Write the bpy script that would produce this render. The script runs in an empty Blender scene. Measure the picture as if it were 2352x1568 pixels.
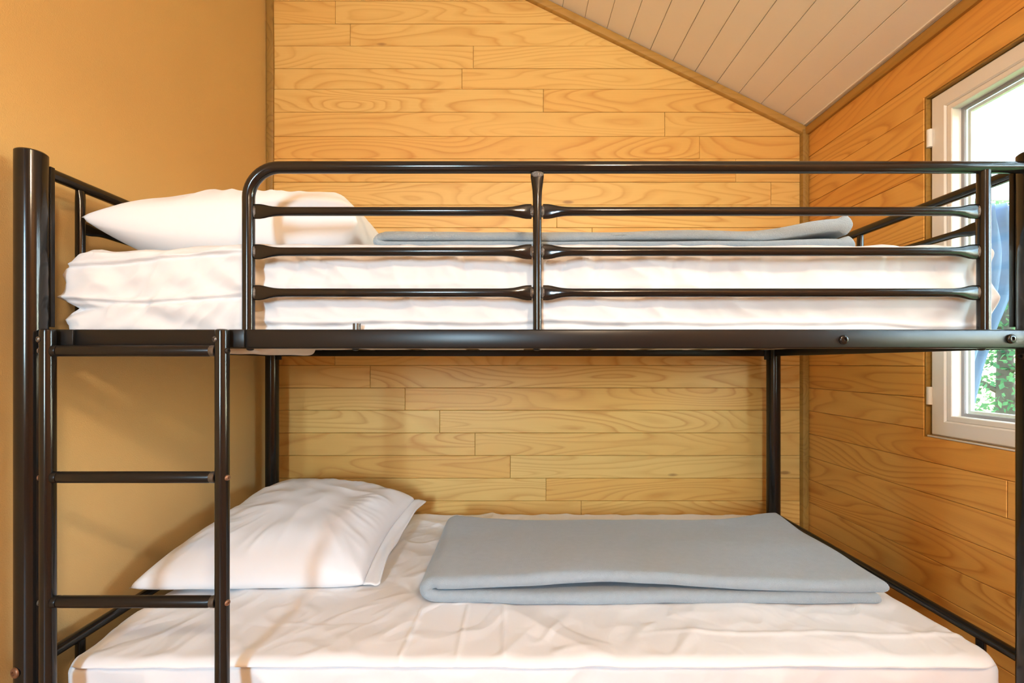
import bpy, math, random
from mathutils import Vector, Matrix, noise
random.seed(7)
C = bpy.context.scene.collection
S = bpy.context.scene

# ------------------------------------------------------------------ camera, world, sun, daylight, exposure
CZ = 1.10                       # lens height above the floor
F = 1070.0                      # focal length in pixels of the 2352 wide frame
cam_d = bpy.data.cameras.new('camera'); cam = bpy.data.objects.new('camera', cam_d); C.objects.link(cam)
cam.location = (0, 0, CZ); cam.rotation_euler = (math.pi / 2, 0, 0)
cam_d.sensor_width = 36.0; cam_d.lens = F / 2352 * 36; cam_d.shift_y = 51 / 2352; cam_d.shift_x = -2 / 2352
cam_d.clip_start = 0.02
S.camera = cam

W = bpy.data.worlds.new('sky_world'); S.world = W; W.use_nodes = True
wn = W.node_tree.nodes; wn.clear()
sky = wn.new('ShaderNodeTexSky'); sky.sky_type = 'NISHITA'; sky.sun_disc = False
sky.sun_elevation = math.radians(55); sky.sun_rotation = math.radians(60); sky.air_density = 1.2; sky.dust_density = 2.0
bg = wn.new('ShaderNodeBackground'); bg.inputs['Strength'].default_value = 3.6
wo = wn.new('ShaderNodeOutputWorld')
W.node_tree.links.new(sky.outputs[0], bg.inputs[0]); W.node_tree.links.new(bg.outputs[0], wo.inputs[0])

sun_d = bpy.data.lights.new('sun', 'SUN'); sun_d.energy = 8.0; sun_d.angle = 0.02; sun_d.color = (1, .95, .86)
sun = bpy.data.objects.new('sun', sun_d); C.objects.link(sun)
sun.rotation_euler = (-Vector((.55, .30, 1.0))).to_track_quat('-Z', 'Y').to_euler()

def area(name, loc, target, sx, sy, power, col):
    d = bpy.data.lights.new(name, 'AREA'); d.shape = 'RECTANGLE'; d.size = sx; d.size_y = sy; d.energy = power; d.color = col
    o = bpy.data.objects.new(name, d); C.objects.link(o); o.location = loc
    o.rotation_euler = (Vector(target) - Vector(loc)).to_track_quat('-Z', 'Y').to_euler()
    return o
# daylight entering by the glazed opening behind the photographer, and by the window on the right
area('daylight_front', (-.86, -4.0, 1.72), (-.40, 1.2, 1.0), .46, 1.05, 150, (.52, .80, 1.0))
portal = area('window_portal', (1.37, .90, 1.40), (0, .90, 1.40), .98, 1.0, 1, (1, 1, 1)); portal.data.cycles.is_portal = True
LAMP_L = 262.0                  # radiance of the ceiling lamp's globe
LAMP_POS = (.52, -.70, 2.08)

S.view_settings.view_transform = 'Standard'; S.view_settings.look = 'None'
S.view_settings.exposure = 0.12; S.view_settings.gamma = 1.0; S.view_settings.use_curve_mapping = False

# ------------------------------------------------------------------ helpers
def P(u, v, Y):                 # photo pixel at depth Y (metres in front of the lens) -> point
    return Vector(((u - 1178) / F * Y, Y, CZ - (v - 835) / F * Y))
def ZV(v, Y): return CZ - (v - 835) / F * Y

def mesh(name, verts, faces, mat=None, parent=None, smooth=False, loc=None, rot=None):
    me = bpy.data.meshes.new(name); me.from_pydata([tuple(v) for v in verts], [], faces); me.validate(); me.update()
    o = bpy.data.objects.new(name, me); C.objects.link(o)
    if mat: me.materials.append(mat)
    if parent: o.parent = parent
    if loc: o.location = loc
    if rot: o.rotation_euler = rot
    if smooth:
        me.polygons.foreach_set('use_smooth', [True] * len(me.polygons))
    return o
def recalc(o):
    import bmesh
    bm = bmesh.new(); bm.from_mesh(o.data)
    bmesh.ops.remove_doubles(bm, verts=bm.verts, dist=1e-5)
    bmesh.ops.recalc_face_normals(bm, faces=bm.faces); bm.to_mesh(o.data); bm.free()
    return o
def sharp(o, ang=35):
    import bmesh
    bm = bmesh.new(); bm.from_mesh(o.data)
    for f in bm.faces: f.smooth = True
    for e in bm.edges:
        if len(e.link_faces) == 2 and e.calc_face_angle(0) > math.radians(ang): e.smooth = False
    bm.to_mesh(o.data); bm.free(); return o
def tag(o, label=None, cat=None, group=None, kind=None):
    if label: o['label'] = label
    if cat: o['category'] = cat
    if group: o['group'] = group
    if kind: o['kind'] = kind
    return o
def empty(name, loc):
    o = bpy.data.objects.new(name, None); C.objects.link(o); o.location = loc; o.empty_display_size = .1
    return o
def box(name, x0, x1, y0, y1, z0, z1, mat, parent=None, bev=0.0):
    import bmesh
    bm = bmesh.new(); bmesh.ops.create_cube(bm, size=1)
    for v in bm.verts:
        v.co = Vector((x0 + (v.co.x + .5) * (x1 - x0), y0 + (v.co.y + .5) * (y1 - y0), z0 + (v.co.z + .5) * (z1 - z0)))
    if bev > 0: bmesh.ops.bevel(bm, geom=bm.edges[:], offset=bev, segments=2, affect='EDGES', profile=.5)
    me = bpy.data.meshes.new(name); bm.to_mesh(me); bm.free()
    o = bpy.data.objects.new(name, me); C.objects.link(o); me.materials.append(mat)
    if bev > 0: sharp(o, 50)
    setp(o, parent); return o
def setp(o, parent):            # meshes are written in world coordinates: keep them where they are
    if parent:
        o.parent = parent
        o.matrix_parent_inverse = Matrix.Translation(parent_world(parent)).inverted()
def parent_world(p):
    return P0.get(p.name, Vector((0, 0, 0)))
P0 = {}
def thing(name, loc, label, cat, group=None, kind=None):
    o = empty(name, loc); P0[o.name] = Vector(loc); tag(o, label, cat, group, kind); return o

def tube(name, pts, rad, mat, parent=None, seg=16, caps=True):
    """pts: list of Vectors; rad: float or list of (r_side, r_up) per point; side = horizontal normal, up = other normal"""
    pts = [Vector(p) for p in pts]; n = len(pts)
    if not isinstance(rad, (list, tuple)): rad = [(rad, rad)] * n
    rad = [(r, r) if not isinstance(r, (list, tuple)) else r for r in rad]
    vs, fs = [], []
    ref = None
    for i, p in enumerate(pts):
        t = (pts[min(i + 1, n - 1)] - pts[max(i - 1, 0)]).normalized()
        if ref is None:
            up = Vector((0, 0, 1)) if abs(t.z) < .9 else Vector((1, 0, 0))
            ref = (up - t * up.dot(t)).normalized()
        else:
            ref = (ref - t * ref.dot(t)).normalized()
        side = t.cross(ref)
        for k in range(seg):
            a = 2 * math.pi * k / seg
            vs.append(p + side * math.cos(a) * rad[i][0] + ref * math.sin(a) * rad[i][1])
    for i in range(n - 1):
        for k in range(seg):
            a = i * seg + k; b = i * seg + (k + 1) % seg
            fs.append((a, b, b + seg, a + seg))
    if caps:
        fs.append(tuple(range(seg))[::-1]); fs.append(tuple(range((n - 1) * seg, n * seg)))
    o = mesh(name, vs, fs, mat, None); recalc(o); sharp(o, 40); setp(o, parent); return o

def flare_bar(name, a, b, r, mat, parent, flat=(.0035, .0150), ln=.050):
    a, b = Vector(a), Vector(b); L = (b - a).length; d = (b - a) / L
    pts, rad = [], []
    prof = [(0, 1), (.004, 1), (.010, .98), (.018, .80), (.027, .48), (.037, .2), (.048, .05), (.060, 0)]
    for s, k in prof:
        pts.append(a + d * s); rad.append((r + (flat[0] - r) * k, r + (flat[1] - r) * k))
    for s, k in reversed(prof):
        pts.append(b - d * s); rad.append((r + (flat[0] - r) * k, r + (flat[1] - r) * k))
    return tube(name, pts, rad, mat, parent, 16)

def disc_bolt(name, c, n, r, h, mat, parent, socket=True, seg=14):
    """domed screw head with a hex socket"""
    c, n = Vector(c), Vector(n).normalized()
    up = Vector((0, 0, 1)) if abs(n.z) < .9 else Vector((1, 0, 0))
    a = (up - n * up.dot(n)).normalized(); b = n.cross(a)
    prof = [(1, 0), (1, .35), (.85, .8), (.62, 1), (.42, 1), (.40, .35), (0, .35)] if socket else [(1, 0), (1, .3), (.8, .75), (.4, 1), (0, 1.05)]
    vs, fs = [], []
    for rr, hh in prof[:-1]:
        for k in range(seg):
            t = 2 * math.pi * k / seg
            vs.append(c + a * math.cos(t) * r * rr + b * math.sin(t) * r * rr + n * h * hh)
    vs.append(c + n * h * prof[-1][1])
    m = len(prof) - 1
    for i in range(m - 1):
        for k in range(seg):
            fs.append((i * seg + k, i * seg + (k + 1) % seg, (i + 1) * seg + (k + 1) % seg, (i + 1) * seg + k))
    for k in range(seg): fs.append(((m - 1) * seg + k, (m - 1) * seg + (k + 1) % seg, len(vs) - 1))
    o = mesh(name, vs, fs, mat); recalc(o); sharp(o, 50); setp(o, parent); return o

def clip(poly, a, b, c):        # keep a*x + b*y <= c
    out = []
    for i in range(len(poly)):
        p, q = poly[i], poly[(i + 1) % len(poly)]
        dp, dq = a * p[0] + b * p[1] - c, a * q[0] + b * q[1] - c
        if dp <= 0: out.append(p)
        if (dp < 0 < dq) or (dq < 0 < dp):
            t = dp / (dp - dq); out.append((p[0] + t * (q[0] - p[0]), p[1] + t * (q[1] - p[1])))
    return out
def inset(poly, d):
    n = len(poly); out = []
    for i in range(n):
        p0, p1, p2 = Vector(poly[i - 1]), Vector(poly[i]), Vector(poly[(i + 1) % n])
        e1, e2 = (p1 - p0).normalized(), (p2 - p1).normalized()
        n1, n2 = Vector((-e1.y, e1.x)), Vector((-e2.y, e2.x))
        k = 1 + n1.dot(n2)
        out.append(p1 + (n1 + n2) * (d / max(k, .3)))
    return out
def board(name, poly, thick, mat, parent, loc, rot, gap=.0006, cham=.0013):
    """poly: counter-clockwise outline in local X-Z; front face looks along local -Y; back at y=0"""
    clean = []
    for p in poly:
        if not clean or (Vector(p) - Vector(clean[-1])).length > 1e-4: clean.append(p)
    if len(clean) > 2 and (Vector(clean[0]) - Vector(clean[-1])).length < 1e-4: clean.pop()
    if len(clean) < 3: return None
    a = inset(clean, gap); b = inset(clean, gap + cham); n = len(a)
    vs = [(p.x, 0, p.y) for p in a] + [(p.x, -(thick - cham), p.y) for p in a] + [(p.x, -thick, p.y) for p in b]
    fs = [tuple(range(n))]
    for r in (0, n):
        for k in range(n):
            fs.append((r + k, r + n + k, r + n + (k + 1) % n, r + (k + 1) % n))
    fs.append(tuple(range(2 * n, 3 * n))[::-1])
    o = mesh(name, vs, fs, mat, parent, False, loc, rot); recalc(o); return o

# ------------------------------------------------------------------ materials
def nodes(name):
    m = bpy.data.materials.new(name); m.use_nodes = True
    nt = m.node_tree; b = nt.nodes['Principled BSDF']
    return m, nt, b
def N(nt, t, **kw):
    n = nt.nodes.new(t)
    for k, v in kw.items():
        if k in n.inputs.keys(): n.inputs[k].default_value = v
        else: setattr(n, k, v)
    return n
def math_n(nt, op, a, b=None):
    n = nt.nodes.new('ShaderNodeMath'); n.operation = op
    for i, x in enumerate((a, b)):
        if x is None: continue
        if isinstance(x, (int, float)): n.inputs[i].default_value = x
        else: nt.links.new(x, n.inputs[i])
    return n.outputs[0]
def ramp(nt, src, stops):
    r = nt.nodes.new('ShaderNodeValToRGB'); e = r.color_ramp.elements
    while len(e) < len(stops): e.new(.5)
    for i, (p, c) in enumerate(stops):
        e[i].position = p; e[i].color = (*c, 1)
    nt.links.new(src, r.inputs[0]); return r.outputs[0]
def mixc(nt, fac, a, b, mode='MIX'):
    m = nt.nodes.new('ShaderNodeMix'); m.data_type = 'RGBA'; m.blend_type = mode
    for s, x in ((m.inputs[0], fac), (m.inputs[6], a), (m.inputs[7], b)):
        if isinstance(x, (int, float)): s.default_value = x
        elif isinstance(x, tuple): s.default_value = (*x, 1)
        else: nt.links.new(x, s)
    return m.outputs[2]

def pine(name, light, dark, tone, rough=.42, along='X', rings=15.0):
    """flat-sawn pine: contour lines of a stretched noise give the cathedral figure; each board is shifted by its object's random"""
    m, nt, b = nodes(name); L = nt.links
    tc = N(nt, 'ShaderNodeTexCoord'); oi = N(nt, 'ShaderNodeObjectInfo')
    off = N(nt, 'ShaderNodeCombineXYZ')
    for i, k in enumerate((37.0, 0.0, 91.0)): L.new(math_n(nt, 'MULTIPLY', oi.outputs['Random'], k), off.inputs[i])
    add = N(nt, 'ShaderNodeVectorMath', operation='ADD'); L.new(tc.outputs['Object'], add.inputs[0]); L.new(off.outputs[0], add.inputs[1])
    def stretched(sx, sz):
        mp = N(nt, 'ShaderNodeMapping'); mp.inputs['Scale'].default_value = (sx, .35, sz) if along == 'X' else (sz, sx, sz)
        L.new(add.outputs[0], mp.inputs[0]); return mp.outputs[0]
    big = N(nt, 'ShaderNodeTexNoise', Scale=1.0, Detail=.35, Roughness=.4, Distortion=.35); L.new(stretched(1.35, 9.0), big.inputs['Vector'])
    v = math_n(nt, 'MULTIPLY', big.outputs[0], rings)
    wob = N(nt, 'ShaderNodeTexNoise', Scale=1.0, Detail=2.0); L.new(stretched(9, 40), wob.inputs['Vector'])
    v = math_n(nt, 'ADD', v, math_n(nt, 'MULTIPLY', wob.outputs[0], .28))
    saw = math_n(nt, 'FRACT', v)
    grain = ramp(nt, saw, [(0.0, (.16,) * 3), (.40, (.10,) * 3), (.72, (.55,) * 3), (.86, (1,) * 3), (1.0, (.2,) * 3)])
    amp = N(nt, 'ShaderNodeTexNoise', Scale=1.0, Detail=1.0); L.new(stretched(1.0, 7), amp.inputs['Vector'])
    gfac = math_n(nt, 'MULTIPLY', grain, ramp(nt, amp.outputs[0], [(.25, (.25,) * 3), (.65, (.95,) * 3)]))
    fib = N(nt, 'ShaderNodeTexNoise', Scale=1.0, Detail=3.0); L.new(stretched(6, 260), fib.inputs['Vector'])
    col = mixc(nt, gfac, light, dark)
    # boards of a warmer or paler tone
    tf = math_n(nt, 'MULTIPLY', ramp(nt, oi.outputs['Random'], [(.30, (0,) * 3), (1.0, (.75,) * 3)]), 1.0)
    col = mixc(nt, tf, col, mixc(nt, 1.0, col, tone, 'MULTIPLY'))
    col = mixc(nt, math_n(nt, 'MULTIPLY', math_n(nt, 'SUBTRACT', fib.outputs[0], .35), .35), col, mixc(nt, 1.0, col, (.72, .62, .5), 'MULTIPLY'))
    # small knots
    vo = N(nt, 'ShaderNodeTexVoronoi', Scale=1.0); L.new(stretched(2.6, 8.0), vo.inputs['Vector'])
    kn = ramp(nt, vo.outputs['Distance'], [(.035, (1,) * 3), (.075, (0,) * 3)])
    sel = math_n(nt, 'GREATER_THAN', N_sep(nt, vo.outputs['Color']), .72)
    col = mixc(nt, math_n(nt, 'MULTIPLY', math_n(nt, 'MULTIPLY', kn, sel), .7), col, (.26, .11, .03))
    L.new(col, b.inputs['Base Color'])
    b.inputs['Roughness'].default_value = rough; b.inputs['Specular IOR Level'].default_value = .4
    bp = N(nt, 'ShaderNodeBump', Strength=.10, Distance=.002); L.new(gfac, bp.inputs['Height']); L.new(bp.outputs[0], b.inputs['Normal'])
    return m
def N_sep(nt, col):
    s = nt.nodes.new('ShaderNodeSeparateColor'); nt.links.new(col, s.inputs[0]); return s.outputs[0]

def plain(name, col, rough=.5, spec=.4, metal=0.0, bump=0.0, bscale=200.0, var=0.0, vscale=6.0, sheen=0.0, coat=0.0):
    m, nt, b = nodes(name); L = nt.links
    tc = N(nt, 'ShaderNodeTexCoord')
    b.inputs['Roughness'].default_value = rough; b.inputs['Specular IOR Level'].default_value = spec; b.inputs['Metallic'].default_value = metal
    b.inputs['Coat Weight'].default_value = coat; b.inputs['Coat Roughness'].default_value = .12
    n = N(nt, 'ShaderNodeTexNoise', Scale=vscale, Detail=4.0); L.new(tc.outputs['Object'], n.inputs['Vector'])
    dk = tuple(c * (1 - var) for c in col)
    L.new(mixc(nt, n.outputs[0], dk, tuple(min(1, c * (1 + var * .6)) for c in col)), b.inputs['Base Color'])
    if sheen:
        b.inputs['Sheen Weight'].default_value = sheen; b.inputs['Sheen Roughness'].default_value = .5
    if bump:
        n2 = N(nt, 'ShaderNodeTexNoise', Scale=bscale, Detail=3.0); L.new(tc.outputs['Object'], n2.inputs['Vector'])
        bp = N(nt, 'ShaderNodeBump', Strength=bump, Distance=.004); L.new(n2.outputs[0], bp.inputs['Height']); L.new(bp.outputs[0], b.inputs['Normal'])
    return m
M = {}
M['pine'] = pine('pine_board', (.79, .495, .150), (.61, .30, .066), (.97, .80, .58), rings=14.0)
M['pine_r'] = pine('pine_board_window_wall', (.80, .42, .098), (.56, .23, .042), (.93, .76, .55), rough=.40, rings=14)
M['back'] = plain('joint_backing', (.20, .11, .04), .9, var=.1)
M['trim'] = pine('stained_trim', (.47, .25, .052), (.37, .19, .036), (.95, .9, .8), rough=.5)
M['tan'] = plain('tan_wall', (.66, .46, .20), .85, .15, bump=.25, bscale=420, var=.05, vscale=2.5)
M['ceil'] = plain('white_ceiling_paint', (.90, .80, .67), .55, .3, bump=.05, bscale=90, var=.02)
M['floor'] = pine('floor_board', (.50, .33, .17), (.36, .21, .09), (.9, .85, .8), rough=.4, along='Y')
M['black'] = plain('black_gloss_paint', (.009, .0082, .0078), .14, .42, var=.1)
M['blackd'] = plain('black_satin_paint', (.010, .009, .0085), .30, .26, var=.1)
M['weld'] = plain('bare_weld', (.12, .11, .10), .28, .6, metal=.7, bump=.6, bscale=300, var=.3, vscale=150)
M['screw'] = plain('copper_screw', (.25, .13, .075), .4, .5, metal=.6, var=.3, vscale=200)
M['steel'] = plain('dull_steel', (.15, .145, .14), .35, .5, metal=.8, var=.15, vscale=100)
M['plug'] = plain('grey_plug', (.40, .33, .27), .5, .4, var=.1)
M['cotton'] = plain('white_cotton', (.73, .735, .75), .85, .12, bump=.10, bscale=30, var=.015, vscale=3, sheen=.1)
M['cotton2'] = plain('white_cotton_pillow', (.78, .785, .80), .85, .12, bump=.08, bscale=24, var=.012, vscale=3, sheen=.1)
M['cotton_low_lit'] = plain('white_cotton_lower_bed_lit', (.84, .845, .86), .85, .12, bump=.10, bscale=30, var=.015, vscale=3, sheen=.1)  # same white cotton, colour lightened to stand in for light on the lower bunk
M['tick'] = plain('mattress_ticking', (.62, .60, .56), .9, .1, bump=.1, bscale=200, var=.04)
M['fleece'] = plain('grey_fleece', (.34, .405, .455), .95, .05, bump=.55, bscale=520, var=.10, vscale=60, sheen=.35)
M['pvc'] = plain('white_window_frame', (.82, .77, .70), .38, .45, var=.015)
M['seal'] = plain('grey_seal', (.33, .32, .33), .6, .3, var=.08)
M['canvas'] = None
def glass_mat():
    m = bpy.data.materials.new('window_glass'); m.use_nodes = True; nt = m.node_tree; nt.nodes.clear()
    o = nt.nodes.new('ShaderNodeOutputMaterial'); t = nt.nodes.new('ShaderNodeBsdfTransparent'); g = nt.nodes.new('ShaderNodeBsdfGlossy')
    t.inputs[0].default_value = (.97, .99, .985, 1); g.inputs['Roughness'].default_value = .01
    f = nt.nodes.new('ShaderNodeLayerWeight')
    fr = math_n(nt, 'ADD', math_n(nt, 'MULTIPLY', math_n(nt, 'POWER', f.outputs['Facing'], 5.0), .9), .022)
    x = nt.nodes.new('ShaderNodeMixShader'); nt.links.new(fr, x.inputs[0]); nt.links.new(t.outputs[0], x.inputs[1]); nt.links.new(g.outputs[0], x.inputs[2])
    nt.links.new(x.outputs[0], o.inputs[0]); return m
M['glass'] = glass_mat()
def translucent(name, col, tcol, k=.5, var=.2, vscale=3.0):
    m = bpy.data.materials.new(name); m.use_nodes = True; nt = m.node_tree; nt.nodes.clear()
    o = nt.nodes.new('ShaderNodeOutputMaterial'); d = nt.nodes.new('ShaderNodeBsdfDiffuse'); t = nt.nodes.new('ShaderNodeBsdfTranslucent')
    tc = nt.nodes.new('ShaderNodeTexCoord'); n = N(nt, 'ShaderNodeTexNoise', Scale=vscale, Detail=3.0); nt.links.new(tc.outputs['Object'], n.inputs['Vector'])
    nt.links.new(mixc(nt, n.outputs[0], tuple(c * (1 - var) for c in col), tuple(min(1, c * (1 + var)) for c in col)), d.inputs[0])
    nt.links.new(mixc(nt, n.outputs[0], tuple(c * (1 - var) for c in tcol), tuple(min(1, c * (1 + var)) for c in tcol)), t.inputs[0])
    x = nt.nodes.new('ShaderNodeMixShader'); x.inputs[0].default_value = k
    nt.links.new(d.outputs[0], x.inputs[1]); nt.links.new(t.outputs[0], x.inputs[2]); nt.links.new(x.outputs[0], o.inputs[0]); return m
M['canvas'] = translucent('white_canvas', (.85, .88, .88), (.80, .86, .86), .6, .06, 2.0)
M['drape'] = translucent('blue_grey_drape', (.22, .27, .34), (.20, .27, .38), .5, .3, 4.0)
M['leaf'] = translucent('leaf', (.045, .105, .050), (.10, .20, .075), .45, .5, 2.5)
M['bark'] = plain('bark', (.10, .075, .05), .9, .2, bump=.5, bscale=30, var=.4)
M['ground'] = plain('grass_ground', (.10, .17, .06), .95, .1, bump=.4, bscale=40, var=.4, vscale=3)

# ------------------------------------------------------------------ the room
XL, XR, YB, YF = -1.030, 1.228, 1.950, -3.000
ZE, SL = 2.083, .489            # eaves height at the window wall, roof pitch
def zroof(x): return ZE + SL * (XR - x)
TH = .012                       # board thickness
ROWS_V = [2 - 52 * k for k in range(12, 0, -1)] + [2, 54.5, 105.3, 157.3, 204.5, 257.5, 313, 364.7, 418, 470.7, 522.6, 575.4, 628, 681, 733.6, 786,
          838.9, 890.5, 942, 994, 1046, 1098, 1150, 1202, 1254, 1306, 1358, 1410]
ROWS_Z = [ZV(v, YB) for v in ROWS_V] + [0.0]
JOINT = {2: 770, 54.5: 804, 105.3: 1087, 157.3: 1061, 204.5: 1248, 257.5: 1527, 313: 1607, 364.7: 1690, 418: 1771, 470.7: 1279, 522.6: 1360, 575.4: 1441, 628: 1522,
         681: 1603, 733.6: 690, 786: 769, 838.9: 850, 890.5: 930, 942: 1010, 994: 1091, 1046: 1172, 1098: 1254, 1150: 1335, 1202: 1416, 1254: 1497}

wall_back = mesh('wall_back', [(XL - .1, YB + TH, -.1), (XR + .1, YB + TH, -.1), (XR + .1, YB + TH, zroof(XR + .1)), (XL - .1, YB + TH, zroof(XL - .1)),
                               (XL - .1, YB + .12, -.1), (XR + .1, YB + .12, -.1), (XR + .1, YB + .12, zroof(XR + .1)), (XL - .1, YB + .12, zroof(XL - .1))],
                 [(0, 1, 2, 3), (7, 6, 5, 4), (0, 4, 5, 1), (1, 5, 6, 2), (2, 6, 7, 3), (3, 7, 4, 0)], M['back'])
recalc(wall_back)
tag(wall_back, 'gable wall of horizontal honey pine boards behind the bunk bed', 'wall', kind='structure')
for i in range(len(ROWS_Z) - 1):
    z1, z0 = ROWS_Z[i], ROWS_Z[i + 1]
    if z0 > zroof(XL) or z1 <= 0: continue
    v = ROWS_V[i]
    j = (JOINT.get(v, 640 + (i * 397) % 1150) - 1178) / F * YB
    xs = [XL, j, XR]
    for a, b in ((XL, j), (j, XR)):
        poly = clip([(a, z0), (b, z0), (b, z1), (a, z1)], SL, 1, ZE + SL * XR)
        if len(poly) < 3: continue
        cx, cz = (a + b) / 2, (z0 + z1) / 2
        t = TH + random.uniform(-.0006, .0006)
        board('plank', [(p[0] - cx, p[1] - cz) for p in poly], t, M['pine'], wall_back, (cx, YB + TH, cz), None)

# window wall on the right, with its opening
WY0, WY1, WZ0, WZ1 = .42, 1.392, .884, 1.893
def wall_with_hole():
    x0, x1 = XR + TH, XR + .13
    ys = [YF - .1, WY0, WY1, YB + .12]; zs = [-.1, WZ0, WZ1, ZE + .02]
    vs, fs = [], []
    def bx(ya, yb, za, zb):
        k = len(vs)
        for x in (x0, x1):
            for y, z in ((ya, za), (yb, za), (yb, zb), (ya, zb)): vs.append((x, y, z))
        for f in ((0, 1, 2, 3), (4, 7, 6, 5), (0, 4, 5, 1), (1, 5, 6, 2), (2, 6, 7, 3), (3, 7, 4, 0)): fs.append(tuple(k + q for q in f))
    bx(ys[0], ys[1], zs[0], zs[3]); bx(ys[2], ys[3], zs[0], zs[3]); bx(ys[1], ys[2], zs[0], zs[1]); bx(ys[1], ys[2], zs[2], zs[3])
    return mesh('wall_right', vs, fs, M['back'])
wall_right = wall_with_hole()
tag(wall_right, 'side wall of orange pine boards around the white window', 'wall', kind='structure')
for i in range(len(ROWS_Z) - 1):
    z1, z0 = ROWS_Z[i], ROWS_Z[i + 1]
    z1 = min(z1, ZE)
    if z0 >= ZE - .004 or z1 <= 0: continue
    j = -1.3 + (i * 1.37) % 2.3
    if abs(ROWS_V[i] - 994) < 1: j = 1.158
    for a, b in ((YF, j), (j, YB)):
        parts = []
        if z0 >= WZ1 or z1 <= WZ0: parts = [[(a, z0), (b, z0), (b, z1), (a, z1)]]
        else:
            # cut the opening out of the row
            full = z0 >= WZ0 and z1 <= WZ1
            if a < WY0:
                e = min(b, WY0); parts.append([(a, z0), (e, z0), (e, z1), (a, z1)])
            if b > WY1:
                s = max(a, WY1)
                if full or a > WY1: parts.append([(s, z0), (b, z0), (b, z1), (s, z1)])
                else:
                    m0 = max(a, WY0)
                    if z1 > WZ1: parts.append([(WY1, z0), (b, z0), (b, z1), (m0, z1), (m0, WZ1), (WY1, WZ1)])
                    else: parts.append([(m0, z0), (b, z0), (b, z1), (WY1, z1), (WY1, WZ0), (m0, WZ0)])
            elif not full:
                m0, m1 = max(a, WY0), min(b, WY1)
                if m1 > m0: parts.append([(m0, WZ1), (m1, WZ1), (m1, z1), (m0, z1)] if z1 > WZ1 else [(m0, z0), (m1, z0), (m1, WZ0), (m0, WZ0)])
        for poly in parts:
            cy = sum(p[0] for p in poly) / len(poly); cz = (z0 + z1) / 2
            # local X runs towards -Y of the world, so the outline is mirrored and its order reversed
            loc = [(-(p[0] - cy), p[1] - cz) for p in poly][::-1]
            board('plank', loc, TH + random.uniform(-.0006, .0006), M['pine_r'], wall_right, (XR + TH, cy, cz), (0, 0, -math.pi / 2))

# left wall: one smooth tan panel, very slightly wavy
vs, fs = [], []
ny, nz = 60, 50
for j in range(nz + 1):
    for i in range(ny + 1):
        y = YF - .1 + (YB + .10 - YF + .1) * i / ny; z = -.05 + (zroof(XL) + .05) * j / nz
        vs.append((XL + .0025 * noise.noise(Vector((y * 1.3, z * 1.3, 3))), y, z))
for j in range(nz):
    for i in range(ny):
        a = j * (ny + 1) + i; fs.append((a, a + 1, a + ny + 2, a + ny + 1))
k = len(vs)
for y, z in ((YF - .1, -.05), (YB + .1, -.05), (YB + .1, zroof(XL)), (YF - .1, zroof(XL))): vs.append((XL - .09, y, z))
c = (0, ny, (nz + 1) * (ny + 1) - 1, nz * (ny + 1))
fs.append((k + 3, k + 2, k + 1, k))
for q in range(4): fs.append((c[q], k + q, k + (q + 1) % 4, c[(q + 1) % 4]))
wall_left = mesh('wall_left', vs, fs, M['tan'], None, True); sharp(wall_left, 40)
tag(wall_left, 'smooth tan coloured wall at the head end of the bunk bed', 'wall', kind='structure')

floor = mesh('floor', [(XL - .09, YF - .1, 0), (XR + .13, YF - .1, 0), (XR + .13, YB + .12, 0), (XL - .09, YB + .12, 0),
                       (XL - .09, YF - .1, -.08), (XR + .13, YF - .1, -.08), (XR + .13, YB + .12, -.08), (XL - .09, YB + .12, -.08)],
             [(0, 1, 2, 3), (7, 6, 5, 4), (0, 4, 5, 1), (1, 5, 6, 2), (2, 6, 7, 3), (3, 7, 4, 0)], M['floor']); recalc(floor)
tag(floor, 'brown wooden floor under the bunk bed', 'floor', kind='structure')

# ceiling: a sloping slab and white boards that run front to back
def ceiling_slab():
    xa, xb = XL - .09, XR + .13; ya, yb = YF - .1, YB + .12; o = .016; t = .12
    vs = [(xa, ya, zroof(xa) + o), (xb, ya, zroof(xb) + o), (xb, yb, zroof(xb) + o), (xa, yb, zroof(xa) + o)]
    vs += [(x, y, z + t) for x, y, z in vs]
    ob = mesh('ceiling', vs, [(0, 1, 2, 3), (7, 6, 5, 4), (0, 4, 5, 1), (1, 5, 6, 2), (2, 6, 7, 3), (3, 7, 4, 0)], M['back']); return recalc(ob)
ceiling = ceiling_slab()
tag(ceiling, 'sloping ceiling of white painted boards', 'ceiling', kind='structure')
UB = [P(1200 + .3827 * x, .3827 * y, YB).x for x, y in ((247, 28), (380, 92), (512, 152), (640, 217), (770, 280), (905, 345), (1037, 410), (1168, 472), (1298, 537), (1430, 600), (1562, 668))]
edges = [XR]; 
for x in reversed(UB): edges.append(x)
while edges[-1] > XL: edges.append(max(XL, edges[-1] - .0925))
dn = Vector((-SL, 0, -1)).normalized()
for a, b in zip(edges[1:], edges[:-1]):
    a2, b2 = a + .0007, b - .0007; h = random.uniform(.0, .0006)
    vs = []
    for x, d in ((a2, 0), (a2, .0125), (a2 + .0015, .0140), (b2 - .0015, .0140), (b2, .0125), (b2, 0)):
        z = zroof(x) + .0155
        q = Vector((x, 0, z)) + dn * (d + h)
        vs.append((q.x, YF, q.z)); vs.append((q.x, YB, q.z))
    fs = [(2 * k, 2 * k + 1, (2 * k + 3) % 12, (2 * k + 2) % 12) for k in range(6)] + [(0, 2, 4, 6, 8, 10), (11, 9, 7, 5, 3, 1)]
    o = mesh('ceiling_board', vs, fs, M['ceil'], ceiling); recalc(o)

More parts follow.
